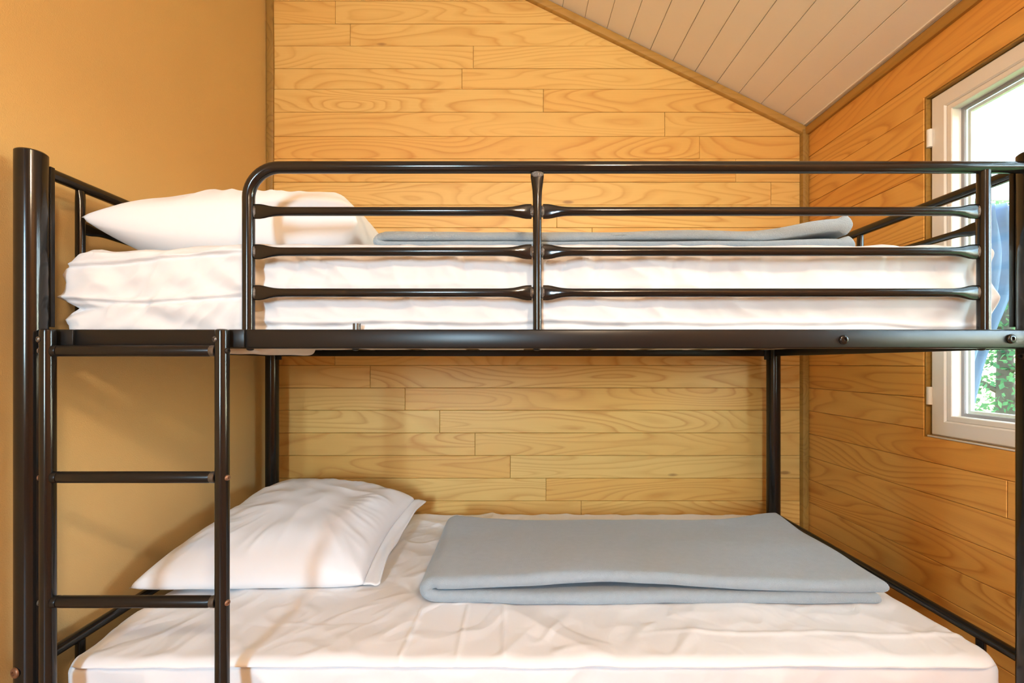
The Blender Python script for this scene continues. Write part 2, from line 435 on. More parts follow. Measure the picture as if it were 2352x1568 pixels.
# trims
def trim_x(name, pts, w, d, label):     # strip along a polyline
    pass
def strip(name, p0, p1, e1, e2, w1, w2, mat, label, parts=1, wob=0.0):
    """bar from p0 to p1 with section w1 along e1 and w2 along e2, softly rounded outer edges"""
    p0, p1, e1, e2 = Vector(p0), Vector(p1), Vector(e1), Vector(e2)
    prof = [(0, 0), (w1, 0), (w1, w2 * .7), (w1 * .9, w2 * .93), (w1 * .7, w2), (w1 * .3, w2), (w1 * .1, w2 * .93), (0, w2 * .7)]
    n = 30 if wob else 1; vs, fs = [], []
    for i in range(n + 1):
        p = p0.lerp(p1, i / n)
        q = wob * noise.noise(Vector((i * .33, 2.2, 0))) if wob else 0
        for a, b in prof: vs.append(p + e1 * (a + (q if a > 0 else q * .6)) + e2 * b)
    m = len(prof)
    for i in range(n):
        for k in range(m): fs.append((i * m + k, i * m + (k + 1) % m, (i + 1) * m + (k + 1) % m, (i + 1) * m + k))
    fs.append(tuple(range(m))[::-1]); fs.append(tuple(range(n * m, (n + 1) * m)))
    o = mesh(name, vs, fs, mat); recalc(o); sharp(o, 40)
    o.data.transform(Matrix.Translation(-p0)); o.location = p0
    tag(o, label, 'trim', kind='structure'); return o
M['trimz'] = pine('stained_trim_upright', (.36, .20, .040), (.25, .13, .024), (.95, .9, .8), rough=.5, along='Y')
dz = Vector((SL, 0, 1)).normalized()
strip('trim_1', (XL + .001, YB - .0005, .001), (XL + .001, YB - .0005, zroof(XL) - .03), (1, 0, 0), (0, -1, 0), .030, .010, M['trimz'], 'dark wavy wooden strip in the corner of tan wall and pine wall', wob=.006)
strip('trim_2', (XR - .028, YB - .0005, .001), (XR - .028, YB - .0005, ZE - .012), (1, 0, 0), (0, -1, 0), .028, .022, M['trimz'], 'upright brown corner strip between the two pine walls')
sx = Vector((-1, 0, SL)).normalized()
strip('trim_3', Vector((XR, YB - .0005, ZE)) - dz * .034, Vector((XL, YB - .0005, zroof(XL))) - dz * .034, dz, (0, -1, 0), .034, .018, M['trim'], 'brown strip sloping up between white ceiling and back gable wall')
strip('trim_4', (XR - .0005, YB - .02, ZE - .034), (XR - .0005, YF, ZE - .034), (0, 0, 1), (-1, 0, 0), .034, .016, M['trim'], 'brown strip between white ceiling and the window wall')
strip('trim_5', Vector((XR - .0165, YB - .02, ZE - .002 + .006)) , Vector((XR - .0165, YF, ZE - .002 + .006)), (0, 0, 1), (-1, 0, 0), .006, .008, M['ceil'], 'thin white bead between the brown strip and the ceiling boards above the window wall')

# front wall behind the photographer: with a glazed opening on its left
def front_wall():
    y0, y1 = YF, YF - .1; xa, xb = -.985, -.46; za, zb = .80, 2.25
    vs, fs = [], []
    def pr(pts):
        k = len(vs); n = len(pts)
        for y in (y0, y1):
            for x, z in pts: vs.append((x, y, z))
        fs.append(tuple(range(k, k + n))); fs.append(tuple(range(k + n, k + 2 * n))[::-1])
        for q in range(n): fs.append((k + q, k + n + q, k + n + (q + 1) % n, k + (q + 1) % n))
    pr([(XL, 0), (xa, 0), (xa, zroof(xa)), (XL, zroof(XL))]); pr([(xb, 0), (XR, 0), (XR, zroof(XR)), (xb, zroof(xb))])
    pr([(xa, 0), (xb, 0), (xb, za), (xa, za)]); pr([(xa, zb), (xb, zb), (xb, zroof(xb)), (xa, zroof(xa))])
    o = mesh('wall_front', vs, fs, M['pine']); recalc(o); return o
wf = front_wall(); tag(wf, 'plain pine wall with a small opening, opposite the bunk bed', 'wall', kind='structure')

# ------------------------------------------------------------------ window in the right wall
XS = XR + .012                                    # room face of the sash
win = thing('window_1', (XS, .9, WZ0), 'white framed window in the pine side wall beside the bunk bed', 'window', kind='structure')
def frame_ring(name, y0, y1, z0, z1, w, xa, xb, mat, parent, bev=.002):
    """four mitred members in one closed ring, room side at xa"""
    vs, fs = [], []
    o_ = [(y0, z0), (y1, z0), (y1, z1), (y0, z1)]; i_ = [(y0 + w, z0 + w), (y1 - w, z0 + w), (y1 - w, z1 - w), (y0 + w, z1 - w)]
    ob = [(y0 + bev, z0 + bev), (y1 - bev, z0 + bev), (y1 - bev, z1 - bev), (y0 + bev, z1 - bev)]
    ib = [(y0 + w - bev, z0 + w - bev), (y1 - w + bev, z0 + w - bev), (y1 - w + bev, z1 - w + bev), (y0 + w - bev, z1 - w + bev)]
    loops = [(o_, xb), (o_, xa + bev), (ob, xa), (ib, xa), (i_, xa + bev), (i_, xb)]
    for lp, x in loops:
        for y, z in lp: vs.append((x, y, z))
    m = len(loops)
    for a in range(m):
        b = (a + 1) % m
        for k in range(4): fs.append((a * 4 + k, a * 4 + (k + 1) % 4, b * 4 + (k + 1) % 4, b * 4 + k))
    o = mesh(name, vs, fs, mat); recalc(o); setp(o, parent); return o
e = .004
sy0, sy1, sz0, sz1 = WY0 + .01, WY1 - .010, WZ0 + .006, WZ1 - .008
frame_ring('jamb_lining', WY0 + .0005, WY1 - .0005, WZ0 + .0005, WZ1 - .0005, .0055, XR + .002, XR + .10, M['trimz'], win, .0008)
frame_ring('outer_frame', sy0, sy1, sz0, sz1, .03, XS + .035, XS + .085, M['pvc'], win)
frame_ring('sash', sy0, sy1, sz0, sz1, .0455, XS, XS + .055, M['pvc'], win, .004)
frame_ring('glazing_bead', sy0 + .0455, sy1 - .0455, sz0 + .0455, sz1 - .0455, .016, XS + .004, XS + .038, M['pvc'], win, .002)
g0, g1, h0, h1 = sy0 + .0615, sy1 - .0615, sz0 + .0615, sz1 - .0615
frame_ring('gasket', g0 - .002, g1 + .002, h0 - .002, h1 + .002, .011, XS + .031, XS + .037, M['seal'], win, .001)
frame_ring('glass_spacer', g0 + .007, g1 - .007, h0 + .007, h1 - .007, .010, XS + .042, XS + .052, M['pvc'], win, .001)
box('pane', XS + .038, XS + .0415, g0 - .001, g1 + .001, h0 - .001, h1 + .001, M['glass'], win)
box('pane', XS + .0525, XS + .0555, g0 - .001, g1 + .001, h0 - .001, h1 + .001, M['glass'], win)
for vz in (320, 908):
    z = ZV(vz, 1.385)
    o = tube('hinge', [(XS - .006, WY1 - .012, z - .026), (XS - .006, WY1 - .012, z + .026)], .0072, M['pvc'], win, 14)
box('sill_strip', XR + .001, XS + .01, sy0, sy1, WZ0 + .0005, WZ0 + .0055, M['pvc'], win, .001)

# ------------------------------------------------------------------ bunk bed frame
PXL, PXR, PYF, PYB = -.961, 1.040, .930, 1.860
bed = thing('bunk_bed', (0.04, 1.395, 0), 'black tubular steel bunk bed with guard rail and ladder', 'bunk bed')
def cyl(name, a, b, r, mat, parent, seg=20): return tube(name, [a, b], r, mat, parent, seg)
ZT = 1.522
for (x, y, nm) in ((PXL, PYF, 'fl'), (PXR, PYF, 'fr'), (PXL, PYB, 'bl'), (PXR, PYB, 'br')):
    r = .0255
    pts = [(x, y, .004), (x, y, 1.128), (x, y, 1.130), (x, y, ZT - .003), (x, y, ZT)]
    o = tube('post', pts, [r, r, r, r, r - .003], M['black'], bed, 28)
    P0[o.name] = Vector((0, 0, 0)); 
# joint rings where the upper post sits on the lower one
def sub(fn, parent, *a, **k):
    o = fn(*a, **k); return o
posts = [o for o in bed.children]
def attach(o, part):            # make o a sub-part of part, both written in world coordinates
    o.parent = part; o.matrix_parent_inverse = Matrix.Identity(4); return o
def part_fix():
    pass
# left front post: fin plate that carries the end rails, bolt near the foot
def sp(o, part):
    o.parent = part
    o.matrix_parent_inverse = Matrix.Translation(Vector(bed.location) - Vector(bed.location)).inverted()
    return o
for x, y, p in zip((PXL, PXR), (PYF, PYF), posts[:2]):
    sp(box('rail_plate', x - .003 + (.014 if x < 0 else -.014), x + .003 + (.014 if x < 0 else -.014), y + .0215, y + .031, 1.175, 1.503, M['blackd'], None, .001), p)
sp(disc_bolt('bolt', (PXL - .006, PYF - .0245, ZV(1545, .905)), (-.25, -1, 0), .0105, .004, M['screw'], None), posts[0])
for v in (818,):
    sp(disc_bolt('bolt', (PXR - .026, PYF - .004, ZV(v, .93)), (-1, -.25, 0), .007, .006, M['blackd'], None), posts[1])
for v, r in ((1130, .0045), (1243, .003)):
    sp(disc_bolt('hole_plug', (PXR - .0235, PYF - .0105, ZV(v, .93)), (-1, -.35, 0), r, .0015, M['plug'], None, False), posts[1])
# side rails: flat rectangular section
ZR0, ZR1 = ZV(800, .915), ZV(756, .915)
def side_rail(y0, y1):
    return box('side_rail', PXL + .030, PXR - .0255, y0, y1, ZR0, ZR1, M['blackd'], bed, .0035)
fr = side_rail(.915, .940)
br = side_rail(PYB - .012, PYB + .012)
for u, v in ((1937, 780), (2322, 778)):
    p = P(u, v, .915)
    sp(disc_bolt('socket_bolt', p, (0, -1, 0), .0095, .004, M['black'], None), fr)
for u in (573, 816, 1233, 2257):
    p = P(u, 800, .925); sp(disc_bolt('rail_stud', (p.x, .9275, ZR0), (0, 0, -1), .007, .004, M['blackd'], None, False), fr)
p = P(816, 745, .94); cyl('slat_pin', (p.x, .949, ZR1 - .02), (p.x, .949, ZR1 + .014), .008, M['steel'], bed, 12)
for x in (PXL + .034, PXR - .034):
    sp(box('rail_bracket', x - .010, x + .010, PYB - .017, PYB - .0115, ZR0 - .014, ZR1 - .004, M['blackd'], None, .001), br)
# brackets that hold the ladder and the end of the front rail
for x in (-.893, -.5587):
    sp(box('ladder_bracket', x - .018, x + .034, .9095, .9155, ZR0 + .002, ZR1 - .001, M['blackd'], None, .001), fr)
# slats that carry the upper mattress
for k in range(9):
    x = -.80 + k * .21
    box('slat', x, x + .045, .942, PYB - .014, ZR0 + .022, ZR0 + .030, M['blackd'], bed, .001)

# guard rail
guard = empty('guard_rail', bed.location); guard.parent = bed; guard.matrix_parent_inverse = Matrix.Translation(bed.location).inverted()
P0['guard_rail'] = Vector(bed.location)
ZG = ZV(384.5, .93); XGL = P(571, 0, .93).x; R = .062
pts = [(XGL, .93, ZR1)]
for k in range(0, 13):
    a = math.pi - (math.pi / 2) * k / 12
    pts.append((XGL + R + R * math.cos(a), .93, ZG - R + R * math.sin(a)))
pts.append((PXR - .018, .93, ZG))
tube('top_rail', pts, .0118, M['black'], guard, 20)
XGM, XGR = P(1234, 0, .93).x, P(2259, 0, .93).x
def flare_post(name, x, z0, z1, r, top):
    prof = [(z0, r, r), (z1 - .075, r, r), (z1 - .055, r * 1.02, r), (z1 - .038, r * 1.12, r * .95), (z1 - .022, r * 1.35, r * .7), (z1 - .012, r * 1.48, r * .5), (z1, r * 1.5, r * .5)]
    # tube's 'up' for vertical paths is world X
    return tube(name, [(x, .93, p[0]) for p in prof], [(p[2], p[1]) for p in prof], M['black'], guard, 16)
flare_post('upright', XGM, ZR1, ZG - .008, .0088, True)
tube('upright', [(XGR, .93, ZR1), (XGR, .93, ZG - .03), (XGR, .93, ZG - .008)], [.0108, .0108, .0112], M['black'], guard, 18)
BZ = [ZV(v, .93) for v in (485.5, 578, 672)]
for z in BZ:
    for a, b in ((XGL + .0125, XGM - .0115), (XGM + .0115, XGR - .0115)):
        bar = flare_bar('bar', (a, .93, z), (b, .93, z), .0087, M['black'], guard)
        for x in (a - .001, b + .001):
            w = tube('weld', [(x - .0035, .93, z), (x, .93, z), (x + .0035, .93, z)], [(.004, .010), (.0055, .0125), (.004, .010)], M['weld'], None, 10)
            # welds are one level below the rail: hang them from it
            setp(w, guard)
w = tube('weld', [(XGM, .93, ZG - .020), (XGM, .93, ZG - .014), (XGM, .93, ZG - .008)], [(.005, .011), (.0065, .0135), (.006, .0125)], M['weld'], None, 10); setp(w, guard)

# end frames
def end_frame(x, zs, ytop, lower):
    r = empty('end_frame', bed.location); r.parent = bed; r.matrix_parent_inverse = Matrix.Translation(bed.location).inverted()
    P0[r.name] = Vector(bed.location)
    zt = 1.494
    tube('top_tube', [(x, PYF + .022, zt), (x, PYB - .022, zt)], .0122, M['black'], r, 18)
    ys = (1.035, 1.395, 1.755)
    for y in ys:
        tube('upright', [(x, y, ZR0 + .02), (x, y, zt - .05), (x, y, zt - .03), (x, y, zt - .009)], [(.0092, .0092), (.0092, .0092), (.0092, .0092), (.0105, .006)], M['black'], r, 14)
    yy = [PYF + .026] + list(ys) + [PYB - .026]
    for z in BZ[:2]:
        for a, b in zip(yy[1:3], yy[2:4]): flare_bar('bar', (x, a + .0095, z), (x, b - .0095, z), .0087, M['black'], r)
    box('cross_rail', x - .010, x + .010, PYF + .024, PYB - .024, ZR0, ZR1 - .004, M['blackd'], r, .002)
    # lower bunk
    tube('lower_tube', [(x, PYF + .022, .498), (x, PYB - .022, .498)], .0122, M['black'], r, 18)
    for y in ys: tube('lower_upright', [(x, y, .30), (x, y, .489)], .0092, M['black'], r, 14)
    box('lower_cross_rail', x - .010, x + .010, PYF + .024, PYB - .024, .285, .322, M['blackd'], r, .002)
end_frame(PXL, None, None, True); end_frame(PXR, None, None, True)
# lower side rails (below the frame of the picture) and the slats on them
for y in (.928, PYB): box('lower_side_rail', PXL + .024, PXR - .024, y - .012, y + .012, .285, .322, M['blackd'], bed, .003)
for k in range(9):
    x = -.80 + k * .21
    box('lower_slat', x, x + .045, .942, PYB - .014, .306, .314, M['blackd'], bed, .001)
# ladder
ladder = empty('ladder', bed.location); ladder.parent = bed; ladder.matrix_parent_inverse = Matrix.Translation(bed.location).inverted()
P0['ladder'] = Vector(bed.location)
LY, LX0, LX1 = .8965, P(110, 0, .8965).x, P(510.5, 0, .8965).x
for x in (LX0, LX1):
    tube('stile', [(x, LY, .003), (x, LY, 1.160), (x, LY, 1.1645), (x, LY, 1.1665)], [.0128, .0128, .0122, .009], M['black'], ladder, 20)
for v in (805.5, 1095.5, 1381, 1668, 1955):
    z = ZV(v, LY)
    if z < .08: continue
    tube('rung', [(LX0 + .0115, LY, z), (LX0 + .020, LY, z), (LX0 + .026, LY, z), (LX1 - .026, LY, z), (LX1 - .020, LY, z), (LX1 - .0115, LY, z)],
         [(.008, .0100), (.0085, .0104), .0112, .0112, (.0085, .0104), (.008, .0100)], M['blackd'], ladder, 18)
    tube('rung_collar', [(LX1 - .0215, LY, z), (LX1 - .020, LY, z), (LX1 - .0125, LY, z), (LX1 - .0115, LY, z)], [.0104, .0112, .0112, .0100], M['steel'], ladder, 18)
    tube('rung_collar', [(LX0 + .0115, LY, z), (LX0 + .0125, LY, z), (LX0 + .020, LY, z), (LX0 + .0215, LY, z)], [.0100, .0112, .0112, .0104], M['blackd'], ladder, 18)
    disc_bolt('screw', (LX1 + .0120, LY - .004, z), (1, -.35, 0), .0058, .0032, M['screw'] if v > 900 else M['blackd'], ladder)
    disc_bolt('screw', (LX0 - .0120, LY - .004, z), (-1, -.35, 0), .0052, .0030, M['screw'] if 900 < v < 1200 else M['steel'], ladder)
for x in (LX0, LX1):
    disc_bolt('screw', (x - .0075, LY - .0100, ZV(779, .886)), (-.6, -1, 0), .0060, .0035, M['steel'], ladder)

# ------------------------------------------------------------------ soft things
def fbm(p, o=3):
    s, a, q = 0, 1, Vector(p)
    for _ in range(o): s += a * noise.noise(q); q = q * 2.03; a *= .5
    return s
def ridge(p, o=2):
    s, a, q = 0, 1, Vector(p)
    for _ in range(o): s += a * (1 - abs(noise.noise(q)) * 2.2); q = q * 2.1; a *= .5
    return s
def smooth01(t): t = max(0, min(1, t)); return t * t * (3 - 2 * t)
def soft_box(name, b, r, n, mat, disp, parent=None):
    x0, x1, y0, y1, z0, z1 = b; nx, ny, nz = n
    vs, fs = [], []
    def grid(f, na, nb):
        k = len(vs)
        for j in range(nb + 1):
            for i in range(na + 1): vs.append(f(i / na, j / nb))
        for j in range(nb):
            for i in range(na):
                a = k + j * (na + 1) + i; fs.append((a, a + 1, a + na + 2, a + na + 1))
    lx = lambda t: x0 + (x1 - x0) * t; ly = lambda t: y0 + (y1 - y0) * t; lz = lambda t: z0 + (z1 - z0) * t
    grid(lambda a, c: Vector((lx(a), y0, lz(c))), nx, nz); grid(lambda a, c: Vector((lx(a), y1, lz(c))), nx, nz)
    grid(lambda a, c: Vector((x0, ly(a), lz(c))), ny, nz); grid(lambda a, c: Vector((x1, ly(a), lz(c))), ny, nz)
    grid(lambda a, c: Vector((lx(a), ly(c), z0)), nx, ny); grid(lambda a, c: Vector((lx(a), ly(c), z1)), nx, ny)
    out = []
    for p in vs:
        q = Vector((max(x0 + r, min(x1 - r, p.x)), max(y0 + r, min(y1 - r, p.y)), max(z0 + r, min(z1 - r, p.z))))
        d = p - q; nn = d.normalized() if d.length > 1e-6 else Vector((0, 0, 1))
        w = q + nn * r
        out.append(w + disp(w, nn))
    o = mesh(name, out, fs, mat, None, True); recalc(o)
    o.data.polygons.foreach_set('use_smooth', [True] * len(o.data.polygons)); setp(o, parent); return o

# --- upper mattress in its white sheet
UM = (-.944, 1.003, .966, 1.838, 1.153, 1.349)
def bump1(t, c, w): return math.exp(-((t - c) / w) ** 2)
LEFT_PROF = [(0, .004), (.138, .004), (.20, -.010), (.27, .004), (.326, .022), (.378, .002), (.434, -.018), (.514, -.010), (.598, -.004), (.683, -.014), (.786, .002), (.88, .018), (1, .03)]
def interp(tab, t):
    for (a, va), (b, vb) in zip(tab[:-1], tab[1:]):
        if t <= b: return va + (vb - va) * max(0, (t - a) / (b - a))
    return tab[-1][1]
def um_disp(p, n):
    d = Vector((0, 0, 0)); x, y, z = p
    zz = (z - UM[4]) / (UM[5] - UM[4])
    front = n.y < -.3
    if front:                          # front face: gathers under the top seam, horizontal rolls, a hem, crumples at the head
        k = smooth01((-n.y - .32) / .45)
        left = smooth01((-.50 - x) / .10); right = smooth01((x - .15) / .45); mid = (1 - left) * (1 - right * .7)
        g = 0
        g -= .0100 * max(0, ridge((x * 15 + .4 * noise.noise(Vector((x * 6, z * 20, 0))), z * 2.5, 4.4), 1) - .25) * smooth01((zz - .40) / .35) * (mid + .3 * right)
        g += .0085 * ridge((x * 8 + z * 7, z * 8, 9.1), 2) * mid
        g += .0030 * ridge((x * 5, z * 16, 3.3), 2) * right
        wob = .05 * noise.noise(Vector((x * 2.6, 1, 0)))
        g += (.0095 * math.sin((zz + wob) * 2 * math.pi * 2.0 + 2.4)) * right
        hz = .13 + .035 * noise.noise(Vector((x * 6, 5, 0))) + .04 * smooth01((x - .6) / .3) * -1
        g += (-.0060 * bump1(zz, hz, .022) + .0035 * bump1(zz, hz + .045, .02)) * (1 - left)
        # the mid seam, ruched, and the lower piping
        g += .0030 * bump1(zz, .56 + .03 * noise.noise(Vector((x * 5, 8, 0))), .035) * mid
        # head end: flat crumpled facets between two corded seams
        c = 0
        c += .0150 * (noise.noise(Vector((x * 13 + z * 16, z * 17 - x * 8, 2.2))) - abs(noise.noise(Vector((x * 22 - z * 20, z * 18, 7.2)))) * .8)
        s1 = .80 + .13 * smooth01((x + .93) / .38); s2 = .425 + .02 * math.sin(x * 18) + .05 * smooth01((x + .65) / .12)
        c += .0045 * bump1(zz, s1, .016) - .0050 * bump1(zz, s1 - .03, .016) + .0050 * bump1(zz, s2, .016) - .0055 * bump1(zz, s2 - .035, .020)
        c -= .020 * bump1(zz, .32, .055) * smooth01((-.84 - x) / .10)
        d.y -= (g + c * left) * k - .002
    if n.x < -.3 or x < -.84:          # left end: two cushions with a notch between them
        k = smooth01((-.84 - x) / .09)
        d.x += interp(LEFT_PROF, zz) * k + .003 * ridge((y * 12, z * 14, 1), 2) * k * (1 if not front else .3)
    if n.z > .3:
        d.z += (.006 * fbm((x * 3, y * 3, 1)) + .003 * ridge((x * 9, y * 7, 3), 2) - .010 * smooth01((-.55 - x) / .3)) * smooth01((n.z - .3) / .55)
    if n.x > .3: d.x += .001 * ridge((y * 6, z * 6, 6), 2) + .010 * bump1(zz, .45, .3)
    if n.z < -.3: d.z += .001 * fbm((x * 6, y * 6, 2))
    return d
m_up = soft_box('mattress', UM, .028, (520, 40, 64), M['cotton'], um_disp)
tag(m_up, 'mattress in a white cotton sheet on the upper bunk', 'mattress', 'sheeted mattresses of the bunk bed')
# stitched edge seam at the front left, and the corner of bare ticking that sags under the rail
def seam(pts, r, parent): 
    o = tube('piping', pts, r, M['cotton'], None, 8); o.parent = parent; return o
o = soft_box('sagging_corner', (P(500, 0, 1.0).x, P(640, 0, 1.0).x, .955, 1.20, 1.122, 1.160), .017, (20, 20, 6), M['tick'], lambda p, n: Vector((0, 0, -.004 * noise.noise(p * 12))), None)
o.parent = m_up; o['label'] = 'pale mattress underside sagging below the black rail'

# --- lower mattress and its sheet
LM = (-.940, 1.022, .966, 1.838, .318, .484)
def lm_disp(p, n):
    x, y, z = p; d = Vector((0, 0, 0))
    if n.y < -.3: d.y -= .008 * ridge((x * 7, z * 6, 1), 2) - .006
    if n.z > .3: d.z += .004 * fbm((x * 2.5, y * 2.5, 7)) - .003 * smooth01((x - .90) / .12) - .004 * smooth01((-.80 - x) / .14)
    if n.x > .3: d.x += .004 * ridge((y * 8, z * 10, 3), 2)
    if n.x < -.3: d.x -= .004 * ridge((y * 8, z * 10, 5), 2) - .008
    return d
m_lo = soft_box('mattress', LM, .030, (300, 60, 30), M['cotton_low_lit'], lm_disp)
tag(m_lo, 'mattress on the lower bunk, its white side showing below the sheet hem', 'mattress', 'sheeted mattresses of the bunk bed')
def lz(x, y):                          # top of the lower sheet
    z = LM[5] + .004 * fbm((x * 2.5, y * 2.5, 7)) - .003 * smooth01((x - .90) / .12) - .004 * smooth01((-.80 - x) / .14)
    return z
def sheet_surface():
    nx, ny = 560, 250
    x0, x1, y0, y1 = LM[0] + .006, LM[1] - .004, LM[2] - .014, LM[3] - .002
    vs, fs = [], []
    for j in range(ny + 1):
        for i in range(nx + 1):
            s = i / nx; t = j / ny
            x = x0 + (x1 - x0) * s
            ss = t * 1.0
            L = .925; drop = .002 + .005 * noise.noise(Vector((x * 3, 9, 0)))
            q = t * (L) - drop             # arc length past the front edge; negative hangs down
            y = y0 + max(q, 0); z = lz(x, max(y, y0 + .0))
            # round the front edge
            rr = .022
            if q < rr:
                a = max(0, min(1, (rr - q) / (rr * math.pi / 2))); 
                y = y0 + rr - rr * math.sin(a * math.pi / 2); z = lz(x, y0 + rr) - rr * (1 - math.cos(a * math.pi / 2))
                over = (rr - q) - rr * math.pi / 2
                if over > 0: z -= over; y = y0 - .002
            # round both ends a little
            for e, sg in ((x0, 1), (x1, -1)):
                dd = (x - e) * sg
                if dd < .03: z -= .020 * (1 - dd / .03) ** 2
            dd = min(x - x0, x1 - x)
            if dd < .06: y += (.06 - math.sqrt(max(0, .0036 - (.06 - dd) ** 2))) * .8 * max(0, 1 - (y - y0) / .16)
            up = min(1, max(0, q / .05 + .5))
            w = .0016 * fbm((x * 4, y * 5, 2))
            # long soft diagonal folds, denser near the front left and beside the pillow
            w += .0095 * max(0, ridge((x * 3.2 + y * 2.0, y * 4.2 - x * 1.2, 5.5), 2) - .55) * (1.0 - .5 * smooth01((x - .2) / .6))
            w += .0042 * max(0, ridge((x * 8 - y * 5, y * 6 + x * 2, 8.8), 2) - .7)
            for cx, sl in ((-.23, .05), (-.115, .02), (-.02, -.03)):   # pressed fold lines in front of the blanket
                dx = x - (cx + sl * (y - 1.05)); w += .0034 * math.exp(-(dx / .005) ** 2) * smooth01((1.22 - y) / .1)
            dx = y - (1.045 + .02 * noise.noise(Vector((x * 4, 3, 3)))); w += .0028 * math.exp(-(dx / .007) ** 2) * smooth01((x - .2) / .3)
            vs.append(Vector((x, y, z + .0045 + w * up)) + Vector((0, -.002 * (1 - up) * (1 + noise.noise(Vector((x * 14, z * 10, 0)))), 0)))
    for j in range(ny):
        for i in range(nx):
            a = j * (nx + 1) + i; fs.append((a, a + 1, a + nx + 2, a + nx + 1))
    o = mesh('bed_sheet', vs, fs, M['cotton_low_lit'], None, True)
    md = o.modifiers.new('thickness', 'SOLIDIFY'); md.thickness = .002; md.offset = 1
    return o
sheet = sheet_surface()
tag(sheet, 'white cotton sheet spread over the lower bunk with its hem along the front', 'bed sheet')

# --- pillows
def pillow(name, W2, D2, H, place, zfloor, seed, n=110, flap=True, low=.55, wr=1.0):
    """W2, D2 half sizes; place(a,b,h) maps pillow coordinates to the world; zfloor(x,y) keeps it on the bed"""
    def prof(a, b):
        pa = max(0, 1 - abs(a) ** 2.4); pb = max(0, 1 - abs(b) ** 2.4)
        return (pa * pb) ** .40
    vs, fs = [], []
    for side in (1, -1):
        k = len(vs)
        for j in range(n + 1):
            for i in range(n + 1):
                a = -1 + 2 * i / n; b = -1 + 2 * j / n
                a = math.copysign(abs(a) ** .92, a); b = math.copysign(abs(b) ** .92, b)
                x = W2 * a * (1 - .075 * (1 - b * b)); y = D2 * b * (1 - .06 * (1 - a * a))
                t = prof(a, b)
                edge = 1 - max(abs(a), abs(b))
                wv = wr * (.010 * fbm((a * 2.1 + seed, b * 2.1, side), 2)) * min(1, edge * 3)
                # creases that run out of the corners
                ang = math.atan2(b, a); rr = math.hypot(a, b)
                wv += wr * .007 * (ridge((ang * 3.2 + seed, rr * .9, side * 3), 2) - .5) * smooth01((rr - .30) / .6) * min(1, edge * 6) * .6
                wv += wr * .010 * (ridge((a * 1.1 + b * 1.3 + seed, b * 1.7 - a * .9, side * 5), 1) - .6) * min(1, edge * 4)
                h = (H * t + wv) if side > 0 else -(H * low * t) + wv * .3
                p = place(x, y, h)
                zf = zfloor(p.x, p.y)
                if p.z < zf: p.z = zf + .0008 * (p.z - zf)
                vs.append(p)
        for j in range(n):
            for i in range(n):
                q = k + j * (n + 1) + i
                f = (q, q + 1, q + n + 2, q + n + 1)
                fs.append(f if side > 0 else f[::-1])
    o = mesh(name, vs, fs, M['cotton2'], None, True); recalc(o)
    o.data.polygons.foreach_set('use_smooth', [True] * len(o.data.polygons))
    if flap:                               # the open end of the case: two thin layers past the stuffing
        vs, fs = [], []; nb, na = 60, 10
        for j in range(nb + 1):
            for i in range(na + 1):
                b = -1 + 2 * j / nb; s = i / na
                x = W2 * (1 - .075 * (1 - b * b)) + s * flap; y = D2 * b
                h = .006 * math.sin(b * 5 + s * 3 + seed) * s + .012 * s * noise.noise(Vector((b * 2.2, s * 2, seed)))
                p = place(x, y, h); zf = zfloor(p.x, p.y) + .003
                if p.z < zf: p.z = zf
                vs.append(p)
        for j in range(nb):
            for i in range(na):
                q = j * (na + 1) + i; fs.append((q, q + 1, q + na + 2, q + na + 1))
        f = mesh('pillowcase_flap', vs, fs, M['cotton2'], None, True); f.parent = o
        md = f.modifiers.new('thickness', 'SOLIDIFY'); md.thickness = .004; md.offset = 0
    return o
def quad_place(FL, FR, BR, BL, W2, D2):
    FL, FR, BR, BL = map(Vector, (FL, FR, BR, BL))
    def f(x, y, h):
        a, b = (x / W2 + 1) / 2, (y / D2 + 1) / 2
        p = FL * (1 - a) * (1 - b) + FR * a * (1 - b) + BR * a * b + BL * (1 - a) * b
        return p + Vector((0, 0, h))
    return f
lower_place = quad_place((-.955, 1.158, .542), (-.405, 1.262, .503), (-.378, 1.80, .575), (-.94, 1.83, .61), .292, .33)
pl = pillow('pillow', .292, .33, .108, lower_place, lambda x, y: lz(max(LM[0], min(LM[1], x)), y) + .0085, 1.7, flap=.045, wr=1.0)
tag(pl, 'plump white pillow at the head of the lower bunk', 'pillow', 'white pillows')
def upper_place(x, y, h):
    X = -.640 + x; Y = 1.330 + y
    tilt = -(x / .29) * .004
    h = h * (1 + .16 * x / .3)
    z = 1.399 + tilt - .015 * (y / .3) + h
    return Vector((X, Y, z))
pu = pillow('pillow', .300, .315, .132, upper_place, lambda x, y: UM[5] + .004, 5.2, flap=.0, low=.8, wr=1.1)
tag(pu, 'white pillow on the upper bunk behind the guard rail', 'pillow', 'white pillows')

